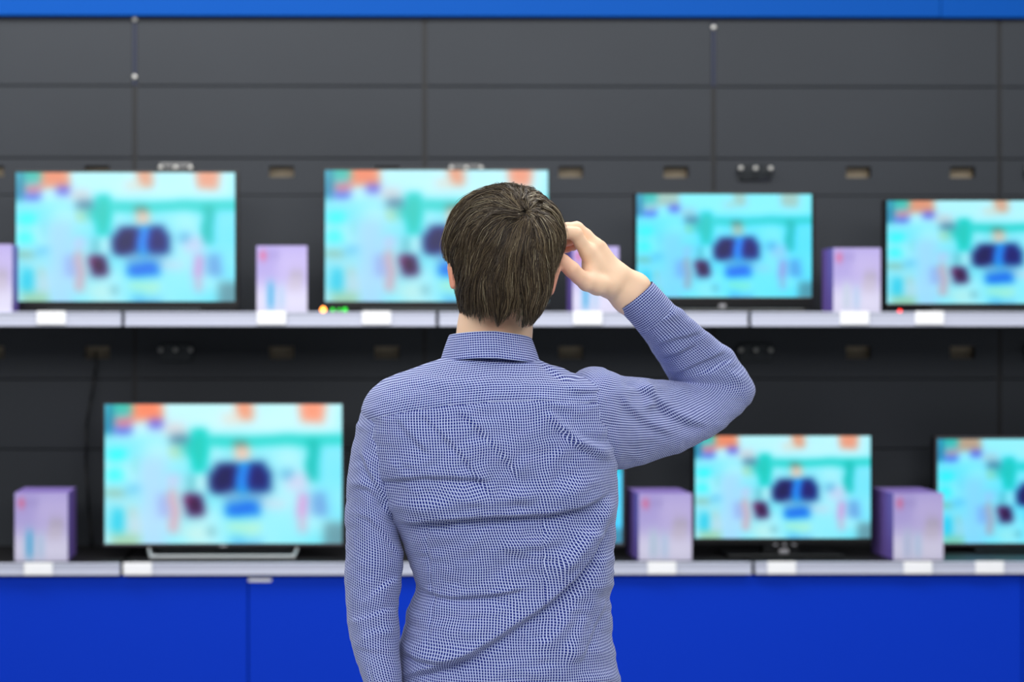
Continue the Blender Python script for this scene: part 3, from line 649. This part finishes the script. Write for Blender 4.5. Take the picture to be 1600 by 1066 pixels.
# ---- body: one continuous surface from a smooth distance field
VX = .003
class Field:
    def __init__(s, lo, hi):
        s.lo = np.array(lo, np.float32); s.n = np.ceil((np.array(hi) - lo) / VX).astype(int) + 1
        s.F = np.full(s.n, .5, np.float32)
    def _blk(s, lo, hi):
        a = np.clip(np.floor((lo - s.lo) / VX).astype(int), 0, s.n - 1); b_ = np.clip(np.ceil((hi - s.lo) / VX).astype(int) + 1, 1, s.n)
        ax = [s.lo[i] + VX * np.arange(a[i], b_[i], dtype=np.float32) for i in range(3)]
        return tuple(slice(a[i], b_[i]) for i in range(3)), ax[0][:, None, None], ax[1][None, :, None], ax[2][None, None, :]
    def _mix(s, sl, d, k, sub=False):
        F = s.F[sl]
        if sub:
            h = np.clip(.5 - .5 * (F + d) / k, 0, 1); s.F[sl] = F * (1 - h) - d * h + k * h * (1 - h)
        else:
            h = np.clip(.5 + .5 * (F - d) / k, 0, 1); s.F[sl] = F * (1 - h) + d * h - k * h * (1 - h)
    def cone(s, a, b_, ra, rb, k=.01):
        a = np.array(a, np.float32); b_ = np.array(b_, np.float32); pad = max(ra, rb) + k + 4 * VX
        sl, x, y, z = s._blk(np.minimum(a, b_) - pad, np.maximum(a, b_) + pad); d = b_ - a; L2 = max(float(d @ d), 1e-9)
        t = np.clip(((x - a[0]) * d[0] + (y - a[1]) * d[1] + (z - a[2]) * d[2]) / L2, 0, 1)
        s._mix(sl, np.sqrt((x - a[0] - t * d[0]) ** 2 + (y - a[1] - t * d[1]) ** 2 + (z - a[2] - t * d[2]) ** 2) - (ra + (rb - ra) * t), k)
    def chain(s, pts, k=.01):
        for (a, ra), (b_, rb) in zip(pts[:-1], pts[1:]): s.cone(a, b_, ra, rb, k)
    def ell(s, c, r, k=.01, sub=False):
        c = np.array(c, np.float32); r = np.array(r, np.float32); pad = r + k + 4 * VX
        sl, x, y, z = s._blk(c - pad, c + pad); X_, Y_, Z_ = x - c[0], y - c[1], z - c[2]
        k0 = np.sqrt((X_ / r[0]) ** 2 + (Y_ / r[1]) ** 2 + (Z_ / r[2]) ** 2); k1 = np.sqrt((X_ / r[0] ** 2) ** 2 + (Y_ / r[1] ** 2) ** 2 + (Z_ / r[2] ** 2) ** 2)
        s._mix(sl, k0 * (k0 - 1) / np.maximum(k1, 1e-6), k, sub)
    def mesh(s):
        F = s.F; I = F < 0; n = s.n
        c = I[:-1, :-1, :-1].astype(np.int8)
        tot = np.zeros(tuple(n - 1), np.int8)
        for dx in (0, 1):
            for dy in (0, 1):
                for dz in (0, 1): tot += I[dx:n[0] - 1 + dx, dy:n[1] - 1 + dy, dz:n[2] - 1 + dz]
        act = np.argwhere((tot > 0) & (tot < 8)); idx = np.full(tuple(n - 1), -1, np.int32); idx[tuple(act.T)] = np.arange(len(act))
        acc = np.zeros((len(act), 3)); cnt = np.zeros(len(act))
        cor = [(0, 0, 0), (1, 0, 0), (0, 1, 0), (1, 1, 0), (0, 0, 1), (1, 0, 1), (0, 1, 1), (1, 1, 1)]
        val = [F[tuple((act + np.array(q)).T)] for q in cor]
        for i in range(8):
            for j in range(i + 1, 8):
                if sum(abs(a - b_) for a, b_ in zip(cor[i], cor[j])) != 1: continue
                a, b_ = val[i], val[j]; m = (a < 0) != (b_ < 0); t = np.where(m, a / np.where(m, a - b_, 1), 0)
                p = np.array(cor[i]) + t[:, None] * (np.array(cor[j]) - np.array(cor[i])); acc[m] += p[m]; cnt[m] += 1
        V = (act + acc / cnt[:, None]) * VX + s.lo
        Q = []
        for ax in range(3):
            sa = [slice(1, -1)] * 3; sb = [slice(1, -1)] * 3; sa[ax] = slice(0, n[ax] - 1); sb[ax] = slice(1, n[ax])
            A, Bb = I[tuple(sa)], I[tuple(sb)]; e = np.argwhere(A != Bb); off = np.array([1, 1, 1]); off[ax] = 0; inn = A[tuple(e.T)]
            e = e + off; o1, o2 = [i for i in range(3) if i != ax]
            def g(d1, d2):
                q = e.copy(); q[:, o1] -= d1; q[:, o2] -= d2; return idx[tuple(q.T)]
            q = np.stack([g(1, 1), g(0, 1), g(0, 0), g(1, 0)], 1)
            fl = inn if ax != 1 else ~inn
            q[~fl] = q[~fl][:, ::-1]; Q.append(q)
        return V, np.concatenate(Q)
pt = lambda x, y, Y: P(x, y, Y)
lo = np.array([X(500, 2.1), 1.90, -.005]); hi = np.array([X(1215, 2.3), 2.42, 1.83])
Fd = Field(lo, hi); HC = P(786, 396, 2.125)
def h(dx, dy, dz): return HC + np.array((dx, dy, dz))
# head
Fd.ell(h(0, -.002, .000), (.073, .084, .085), .02)
Fd.ell(h(0, .045, -.045), (.058, .056, .070), .03)
Fd.cone(h(-.03, .05, -.085), h(0, .083, -.105), .024, .022, .03); Fd.cone(h(.03, .05, -.085), h(0, .083, -.105), .024, .022, .03)
Fd.cone(h(0, .098, .0), h(0, .122, -.038), .007, .011, .010); Fd.ell(h(-.010, .116, -.040), (.008, .008, .007), .006); Fd.ell(h(.010, .116, -.040), (.008, .008, .007), .006)
Fd.cone(h(-.036, .086, .016), h(.036, .086, .016), .010, .010, .015)
for s_ in (-1, 1):
    Fd.ell(h(s_ * .031, .098, .000), (.015, .012, .011), .012, sub=True)
    Fd.ell(h(s_ * .040, .078, -.030), (.018, .018, .016), .02)
Fd.cone(h(-.018, .100, -.066), h(.018, .100, -.066), .006, .006, .006); Fd.cone(h(-.015, .099, -.076), h(.015, .099, -.076), .007, .007, .006)
# ears
for a, b_ in (((706, 418, 2.115), (709, 446, 2.110)), ((866, 428, 2.112), (859, 456, 2.108))):
    a, b_ = P(*a), P(*b_)
    Fd.cone(a, b_, .0075, .0055, .008); Fd.cone(a + (0, -.012, .002), b_ + (0, -.004, 0), .0062, .005, .006)
    Fd.cone(a + (0, -.012, .006), a + (0, .008, .012), .005, .005, .005)
# neck and trunk
Fd.chain([(pt(777, 470, 2.135), .050), (pt(773, 515, 2.128), .0515), (pt(768, 560, 2.12), .056)], .02)
Fd.ell(pt(765, 655, 2.105), (.130, .070, .065), .04); Fd.ell(pt(768, 730, 2.10), (.140, .092, .16), .04); Fd.ell(pt(795, 900, 2.10), (.120, .080, .17), .05); Fd.ell(pt(795, 1100, 2.10), (.145, .095, .14), .05)
Fd.chain([(pt(768, 600, 2.12), .042), (pt(632, 652, 2.10), .042)], .03); Fd.chain([(pt(768, 605, 2.12), .042), (pt(905, 645, 2.10), .042)], .03)
# left arm hanging
Fd.chain([(pt(622, 660, 2.10), .044), (pt(588, 760, 2.10), .036), (pt(585, 880, 2.09), .032), (pt(584, 980, 2.075), .029), (pt(604, 1100, 2.03), .022), (pt(616, 1160, 2.012), .023)], .012)
Hn = P(616, 1160, 2.012)
def hh(dx, dy, dz): return Hn + np.array((dx, dy, dz))
Fd.cone(hh(0, 0, 0), hh(.002, .022, -.075), .022, .016, .02); Fd.cone(hh(0, 0, 0), hh(.004, -.012, -.078), .020, .015, .02)
for q, (dy, L_, r_) in enumerate(((.030, .072, .0085), (.011, .080, .009), (-.008, .075, .0085), (-.025, .060, .0075))):
    k0 = hh(.003, dy, -.088); k1 = k0 + (.006, .004, -L_ * .5); k2 = k1 + (.014, .004, -L_ * .30); k3 = k2 + (.012, .002, -L_ * .16)
    Fd.chain([(hh(.001, dy * .5, -.03), .011), (k0, r_ + .0015), (k1, r_), (k2, r_ - .0006), (k3, r_ - .0015)], .004)
Fd.chain([(hh(.004, .018, -.02), .013), (hh(.014, .046, -.055), .0115), (hh(.018, .056, -.085), .0095), (hh(.020, .060, -.108), .008)], .006)
# legs and feet
for px_, sx in ((728, -1), (872, 1)):
    hx = X(px_, 2.10); Fd.chain([((hx, 2.10, .90), .085), ((hx + sx * .01, 2.10, .50), .052), ((hx + sx * .015, 2.085, .30), .05), ((hx + sx * .02, 2.08, .09), .036)], .03)
    Fd.chain([((hx + sx * .02, 2.06, .045), .030), ((hx + sx * .03, 2.14, .040), .028), ((hx + sx * .045, 2.24, .030), .022)], .02)
# raised right arm
WR = P(966, 440, 2.160)
Fd.chain([(pt(905, 650, 2.11), .046), (pt(1025, 655, 2.195), .036), (pt(1112, 628, 2.268), .029), (pt(1083, 563, 2.246), .027), (pt(1013, 486, 2.194), .023)], .012)
Fd.chain([(pt(1014, 479, 2.192), .0225), (pt(992, 450, 2.172), .0215), (pt(966, 431, 2.158), .0195)], .012)
Fd.chain([(pt(1004, 489, 2.188), .0225), (pt(980, 466, 2.166), .0215), (pt(955, 447, 2.150), .0185)], .012)
# palm: metacarpals
mc = {'index': (pt(918, 394, 2.128), .0125), 'middle': (pt(930.5, 385, 2.141), .0125), 'ring': (pt(936, 388, 2.157), .0120), 'pinky': (pt(937, 399, 2.171), .0110)}
wr = {'index': pt(948, 441, 2.148), 'middle': pt(957, 433, 2.155), 'ring': pt(960, 432, 2.162), 'pinky': pt(962, 436, 2.168)}
for k_ in mc: Fd.cone(wr[k_], mc[k_][0], .0165, mc[k_][1], .012)
Fd.cone(pt(925, 425, 2.142), pt(950, 440, 2.15), .013, .017, .014); Fd.cone(pt(925, 410, 2.150), pt(948, 440, 2.16), .014, .016, .012)
# fingers, each its own bend
Fd.chain([(mc['index'][0], .0122), (pt(906.5, 378, 2.120), .0098), (pt(899, 365, 2.114), .0102), (pt(886, 363.5, 2.112), .0088), (pt(876, 367, 2.113), .0084), (pt(866, 373, 2.118), .0072)], .0035)
Fd.chain([(mc['middle'][0], .0122), (pt(915, 368, 2.140), .0100), (pt(901, 357, 2.136), .0104), (pt(886, 357, 2.130), .0090), (pt(876, 359, 2.128), .0084), (pt(866, 365, 2.130), .0074)], .0035)
Fd.chain([(mc['ring'][0], .0115), (pt(920, 374, 2.160), .0095), (pt(906, 368, 2.162), .0098), (pt(892, 374, 2.152), .0086), (pt(881, 378, 2.146), .0080), (pt(870, 383, 2.142), .0070)], .0035)
Fd.chain([(mc['pinky'][0], .0105), (pt(922, 388, 2.178), .0085), (pt(908, 380, 2.182), .0085), (pt(895, 384, 2.172), .0076), (pt(885, 388, 2.164), .0070), (pt(875, 392, 2.158), .0062)], .0035)
Fd.chain([(pt(950, 446, 2.142), .0175), (pt(934, 445, 2.130), .0155), (pt(917, 441, 2.118), .0130), (pt(904, 432, 2.110), .0108), (pt(893, 421, 2.104), .0112), (pt(881, 409, 2.104), .0095), (pt(872, 400, 2.108), .0078)], .006)
Fd.cone(pt(922, 430, 2.128), pt(926, 412, 2.136), .010, .010, .012)
Vb, Fb = Fd.mesh()
cb = np.tile(lin(np.array((252, 214, 182))), (len(Vb), 1)); red = lin(np.array((240, 150, 126)))
for c3, r3, a3 in ((P(704, 436, 2.11), .036, .8), (P(866, 446, 2.11), .034, .8), (P(874, 402, 2.105), .016, .5), (P(872, 368, 2.12), .014, .55), (P(899, 362, 2.12), .010, .25), (P(888, 382, 2.155), .020, .65), (P(908, 427, 2.12), .008, .5), (P(780, 500, 2.07), .026, .35)):
    k3 = (np.exp(-(((Vb - c3) ** 2).sum(1)) / r3 ** 2) * a3)[:, None]; cb = cb * (1 - k3) + red * k3
body = mesh_obj('body', Vb, Fb, M_skin, man, col=cb); del Fd
sm = body.modifiers.new('relax', 'SMOOTH'); sm.factor = .5; sm.iterations = 3
for s_ in (-1, 1):
    e = B().ball(h(s_ * .031, .082, .000), .0125, n=20).obj('eye', M_eye, man, smooth=True)
    B().ball(h(s_ * .031, .0925, .000), .0055, (1, .45, 1), n=14).obj('iris', M_iris, e, smooth=True)

# ---- hair
sil = [(795, 288), (840, 298), (864, 320), (876, 348), (879, 378), (868, 412), (859, 434), (854, 455), (848, 476), (838, 494), (829, 514), (813, 528), (790, 533), (760, 531), (738, 525), (724, 508), (718, 488), (714, 468), (709, 445),
       (703, 422), (692, 392), (694, 366), (703, 338), (720, 314), (745, 298), (770, 290)]
sp_ = np.array([P(x, y, HC[1]) for x, y in sil]) - HC
th = np.arctan2(sp_[:, 2], sp_[:, 0]); rr = np.hypot(sp_[:, 0], sp_[:, 2]); o_ = np.argsort(th); th, rr = th[o_], rr[o_]
th3 = np.concatenate([th - 2 * np.pi, th, th + 2 * np.pi]); rr3 = np.tile(rr, 3)
def shell(q):
    m = np.hypot(q[..., 0], q[..., 2]); t = np.arctan2(q[..., 2], q[..., 0]); R_ = np.interp(t, th3, rr3)
    low = np.clip(-q[..., 2] * 1.2, 0, 1); n_ = 2.15 + 1.6 * low; D = np.where(q[..., 1] < 0, .104, .100)
    return ((m / R_) ** n_ + (np.abs(q[..., 1]) / D) ** n_) ** (-1 / n_)
def unit(a): return a / np.maximum(np.linalg.norm(a, axis=-1, keepdims=True), 1e-9)
WH = unit(np.array([.022, -.080, .056]))
ZC = P(780, 503, HC[1])[2] - HC[2]
def n3(q, f_, s): return vnoise(q[..., 0] * f_ + 7.1, q[..., 2] * f_ + q[..., 1] * f_ * .7, s)
def grow(q, steps, hstep):
    q = unit(q); Q = [q]; q0 = q.copy()
    sw = -.30 + 1.1 * n3(q0, 9, 51)
    for i in range(steps - 1):
        S = q * shell(q)[..., None]; ang = np.arccos(np.clip(q @ WH, -1, 1))[..., None]
        away = unit(WH * -1 + (q @ WH)[..., None] * q * 1.0); away = unit(away - (away * q).sum(-1, keepdims=True) * q)
        down = np.zeros_like(q); down[..., 2] = -1; down = down - (down * q).sum(-1, keepdims=True) * q
        side = np.cross(q, away); a = np.exp(-ang / .85); b_ = 1 - np.exp(-ang / .8)
        T = away * (a + .22) + down * b_ * 1.0 + side * (sw[..., None] * .55 * (a + .25) + .50 * n3(q, 15, 52)[..., None] + .30 * n3(q, 34, 53)[..., None])
        inw = np.zeros_like(q); inw[..., 0] = -q[..., 0] * np.clip(-q[..., 2] - .25, 0, 1) * .5; T = unit(T + inw)
        q = unit(S + T * hstep); Q.append(q)
    return np.stack(Q, 1)
def sample_roots(n):
    out = []
    while len(out) < n:
        q = unit(rng.normal(size=(n * 3, 3))); ang = np.arccos(np.clip(q @ WH, -1, 1))
        S = q * shell(q)[..., None]
        ok = (ang > .03) & ~((S[:, 1] > .02) & (S[:, 2] < .045)) & (S[:, 2] > ZC + .012) & (q[:, 1] < .8)
        # no roots on the ears
        ok &= ~((np.abs(S[:, 0]) > .066) & (S[:, 1] > -.018) & (S[:, 2] < -.020))
        out.extend(q[ok])
    return np.array(out[:n])
ST = 15; HS = .0072
def crown_roots(n, w_=.36):
    q = unit(WH + rng.normal(size=(n, 3)) * w_); return q
ng = 460; gq = np.concatenate([sample_roots(410), crown_roots(50)]); GQ = grow(gq, ST, HS)
gl_jag = rng.uniform(-.012, .016, ng); glift = rng.uniform(-.0062, .0020, ng)
nS = 19500; q0 = np.concatenate([sample_roots(16000), crown_roots(5500)]); Qs = grow(q0, ST, HS)
near = np.empty(nS, int)
nS = len(q0); near = np.empty(nS, int)
for i in range(0, nS, 2000): near[i:i + 2000] = np.argmax(q0[i:i + 2000] @ gq.T, 1)
t_ = np.linspace(0, 1, ST)[None, :, None]
Qs = unit(Qs * (1 - .62 * t_) + GQ[near] * .62 * t_)
ln = rng.uniform(.72, 1.0, nS); fly = rng.random(nS) < .03
lift = -.0050 + .0050 * np.clip(t_[..., 0] * 2.2, 0, 1) + glift[near][:, None] + rng.uniform(-.003, .0005, nS)[:, None] + np.where(fly, .0042, 0)[:, None] * t_[..., 0]
top = np.clip(Qs[..., 2] * 2 - .8, 0, 1)
rad = shell(Qs) + lift
Pn = Qs * rad[..., None] + HC
Pn += (.0007 * np.sin(t_ * rng.uniform(6, 14, nS)[:, None, None] + rng.uniform(0, 6, nS)[:, None, None])) * rng.normal(size=(nS, 1, 3))
tipx = np.array([700, 722, 738, 752, 764, 777, 790, 799, 812, 830, 846, 860]); tipy = np.array([478, 492, 497, 507, 498, 509, 500, 494, 512, 507, 490, 470])
pxn, _ = proj(Pn); zc = P(np.full(pxn.shape, 780.), np.interp(pxn, tipx, tipy), np.full(pxn.shape, HC[1] - .05))[..., 2] + gl_jag[near][:, None] * .30 + rng.uniform(-.002, .003, nS)[:, None]
S_ = Pn - HC
bad = (Pn[..., 2] < zc) | ((S_[..., 1] > .03) & (S_[..., 2] < .030)) | ((np.abs(S_[..., 0]) > .060) & (S_[..., 1] > .000) & (S_[..., 2] < -.012))
bad |= (np.arange(ST)[None] > ln[:, None] * ST)
first = np.where(bad.any(1), bad.argmax(1), ST); first = np.maximum(first, 2)
keep = first > 2; Pn, first, near_k = Pn[keep], first[keep], near[keep]; nS = len(Pn)
ii = np.minimum(np.linspace(0, 1, ST)[None] * (first[:, None] - 1), ST - 1); i0 = np.floor(ii).astype(int); i1 = np.minimum(i0 + 1, ST - 1); fr = (ii - i0)[..., None]
ar = np.arange(nS)[:, None]; Pn = Pn[ar, i0] * (1 - fr) + Pn[ar, i1] * fr
T = unit(np.gradient(Pn, axis=1)); out_ = unit(Pn - HC); s1 = unit(np.cross(T, out_)); s2 = np.cross(T, s1)
rad_ = rng.uniform(.00028, .00052, nS)[:, None] * (1 - .75 * np.linspace(0, 1, ST)[None] ** 2)
VV = np.stack([Pn + (s1 * math.cos(a) + s2 * math.sin(a)) * rad_[..., None] for a in (0, 2.094, 4.189)], 2)   # n, ST, 3, 3
V = VV.reshape(-1, 3)
b0 = (np.arange(nS) * ST * 3)[:, None, None]; k_ = (np.arange(ST - 1) * 3)[None, :, None]; j_ = np.arange(3)[None, None]; j2 = (j_ + 1) % 3
Fh = np.stack([b0 + k_ + j_, b0 + k_ + 3 + j_, b0 + k_ + 3 + j2, b0 + k_ + j2], -1).reshape(-1, 4)
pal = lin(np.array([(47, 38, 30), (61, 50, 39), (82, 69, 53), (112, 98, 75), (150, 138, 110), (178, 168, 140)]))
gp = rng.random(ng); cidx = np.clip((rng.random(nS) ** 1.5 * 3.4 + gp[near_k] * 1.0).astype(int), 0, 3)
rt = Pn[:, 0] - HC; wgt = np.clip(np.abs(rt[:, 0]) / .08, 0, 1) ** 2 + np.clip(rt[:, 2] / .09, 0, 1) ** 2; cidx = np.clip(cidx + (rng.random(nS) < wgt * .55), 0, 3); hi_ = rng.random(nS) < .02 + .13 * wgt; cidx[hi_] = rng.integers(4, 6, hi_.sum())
Ch = np.repeat(pal[cidx] * rng.uniform(.8, 1.15, nS)[:, None], ST * 3, 0)
# scalp layer under the strands
nu, nv = 120, 100
az, po = np.meshgrid(np.linspace(0, 2 * np.pi, nu), np.linspace(.0, 2.75, nv))
e1 = unit(np.cross(WH, (1, 0, 0))); e2 = np.cross(WH, e1)
q = WH * np.cos(po)[..., None] + (e1 * np.cos(az)[..., None] + e2 * np.sin(az)[..., None]) * np.sin(po)[..., None]
S = q * (shell(q) - .0135)[..., None]; fz = ~(((S[..., 1] > .02) & (S[..., 2] < .04)) | (S[..., 2] < ZC + .016) | ((np.abs(S[..., 0]) > .058) & (S[..., 1] > -.012) & (S[..., 2] < -.016)))
Fc = grid_faces(nv, nu); okf = fz.ravel()[Fc].all(1); Fc = Fc[okf] + len(V)
V = np.concatenate([V, (S + HC).reshape(-1, 3)]); Ch = np.concatenate([Ch, np.tile(lin(np.array((26, 21, 17))), (nu * nv, 1))])
hair = mesh_obj('hair', V, np.concatenate([Fh, Fc]), M_hair, man, col=Ch); hair['label'] = 'collar-length straight brown hair'

# ---- trousers, belt, shoes (below the frame)
def tube_world(name, rings, m, parent, n=40):
    V = []
    for (x, y, z, rx, ry) in rings: V.append([(x + rx * math.cos(a), y + ry * math.sin(a), z) for a in np.linspace(0, 2 * math.pi, n + 1)])
    V = np.array(V); return mesh_obj(name, V.reshape(-1, 3), grid_faces(len(rings), n + 1), m, parent)
xc = X(795, 2.10); tr = empty('trousers', (xc, 2.10, .9)); attach(tr, man)
tube_world('hip_section', [(xc, 2.10, 1.00, .150, .105), (xc, 2.10, .94, .160, .113), (xc, 2.10, .86, .166, .118), (xc, 2.10, .80, .160, .112), (xc, 2.10, .77, .12, .09)], M_trouser, tr)
for px_, sx in ((728, -1), (872, 1)):
    hx = X(px_, 2.10)
    tube_world('trouser_leg', [(hx, 2.10, .88, .094, .108), (hx, 2.10, .76, .094, .104), (hx + sx * .008, 2.10, .55, .074, .080), (hx + sx * .012, 2.095, .35, .066, .068), (hx + sx * .018, 2.085, .10, .058, .062), (hx + sx * .02, 2.085, .06, .060, .066)], M_trouser, tr)
    b = B(); b.box(hx + sx * .02 - .045, hx + sx * .02 + .045, 2.02, 2.20, .0, .075, .028, 4); b.box(hx + sx * .03 - .048, hx + sx * .03 + .048, 2.14, 2.31, .0, .058, .026, 4)
    b.obj('shoe', M_shoe, man, smooth=True)
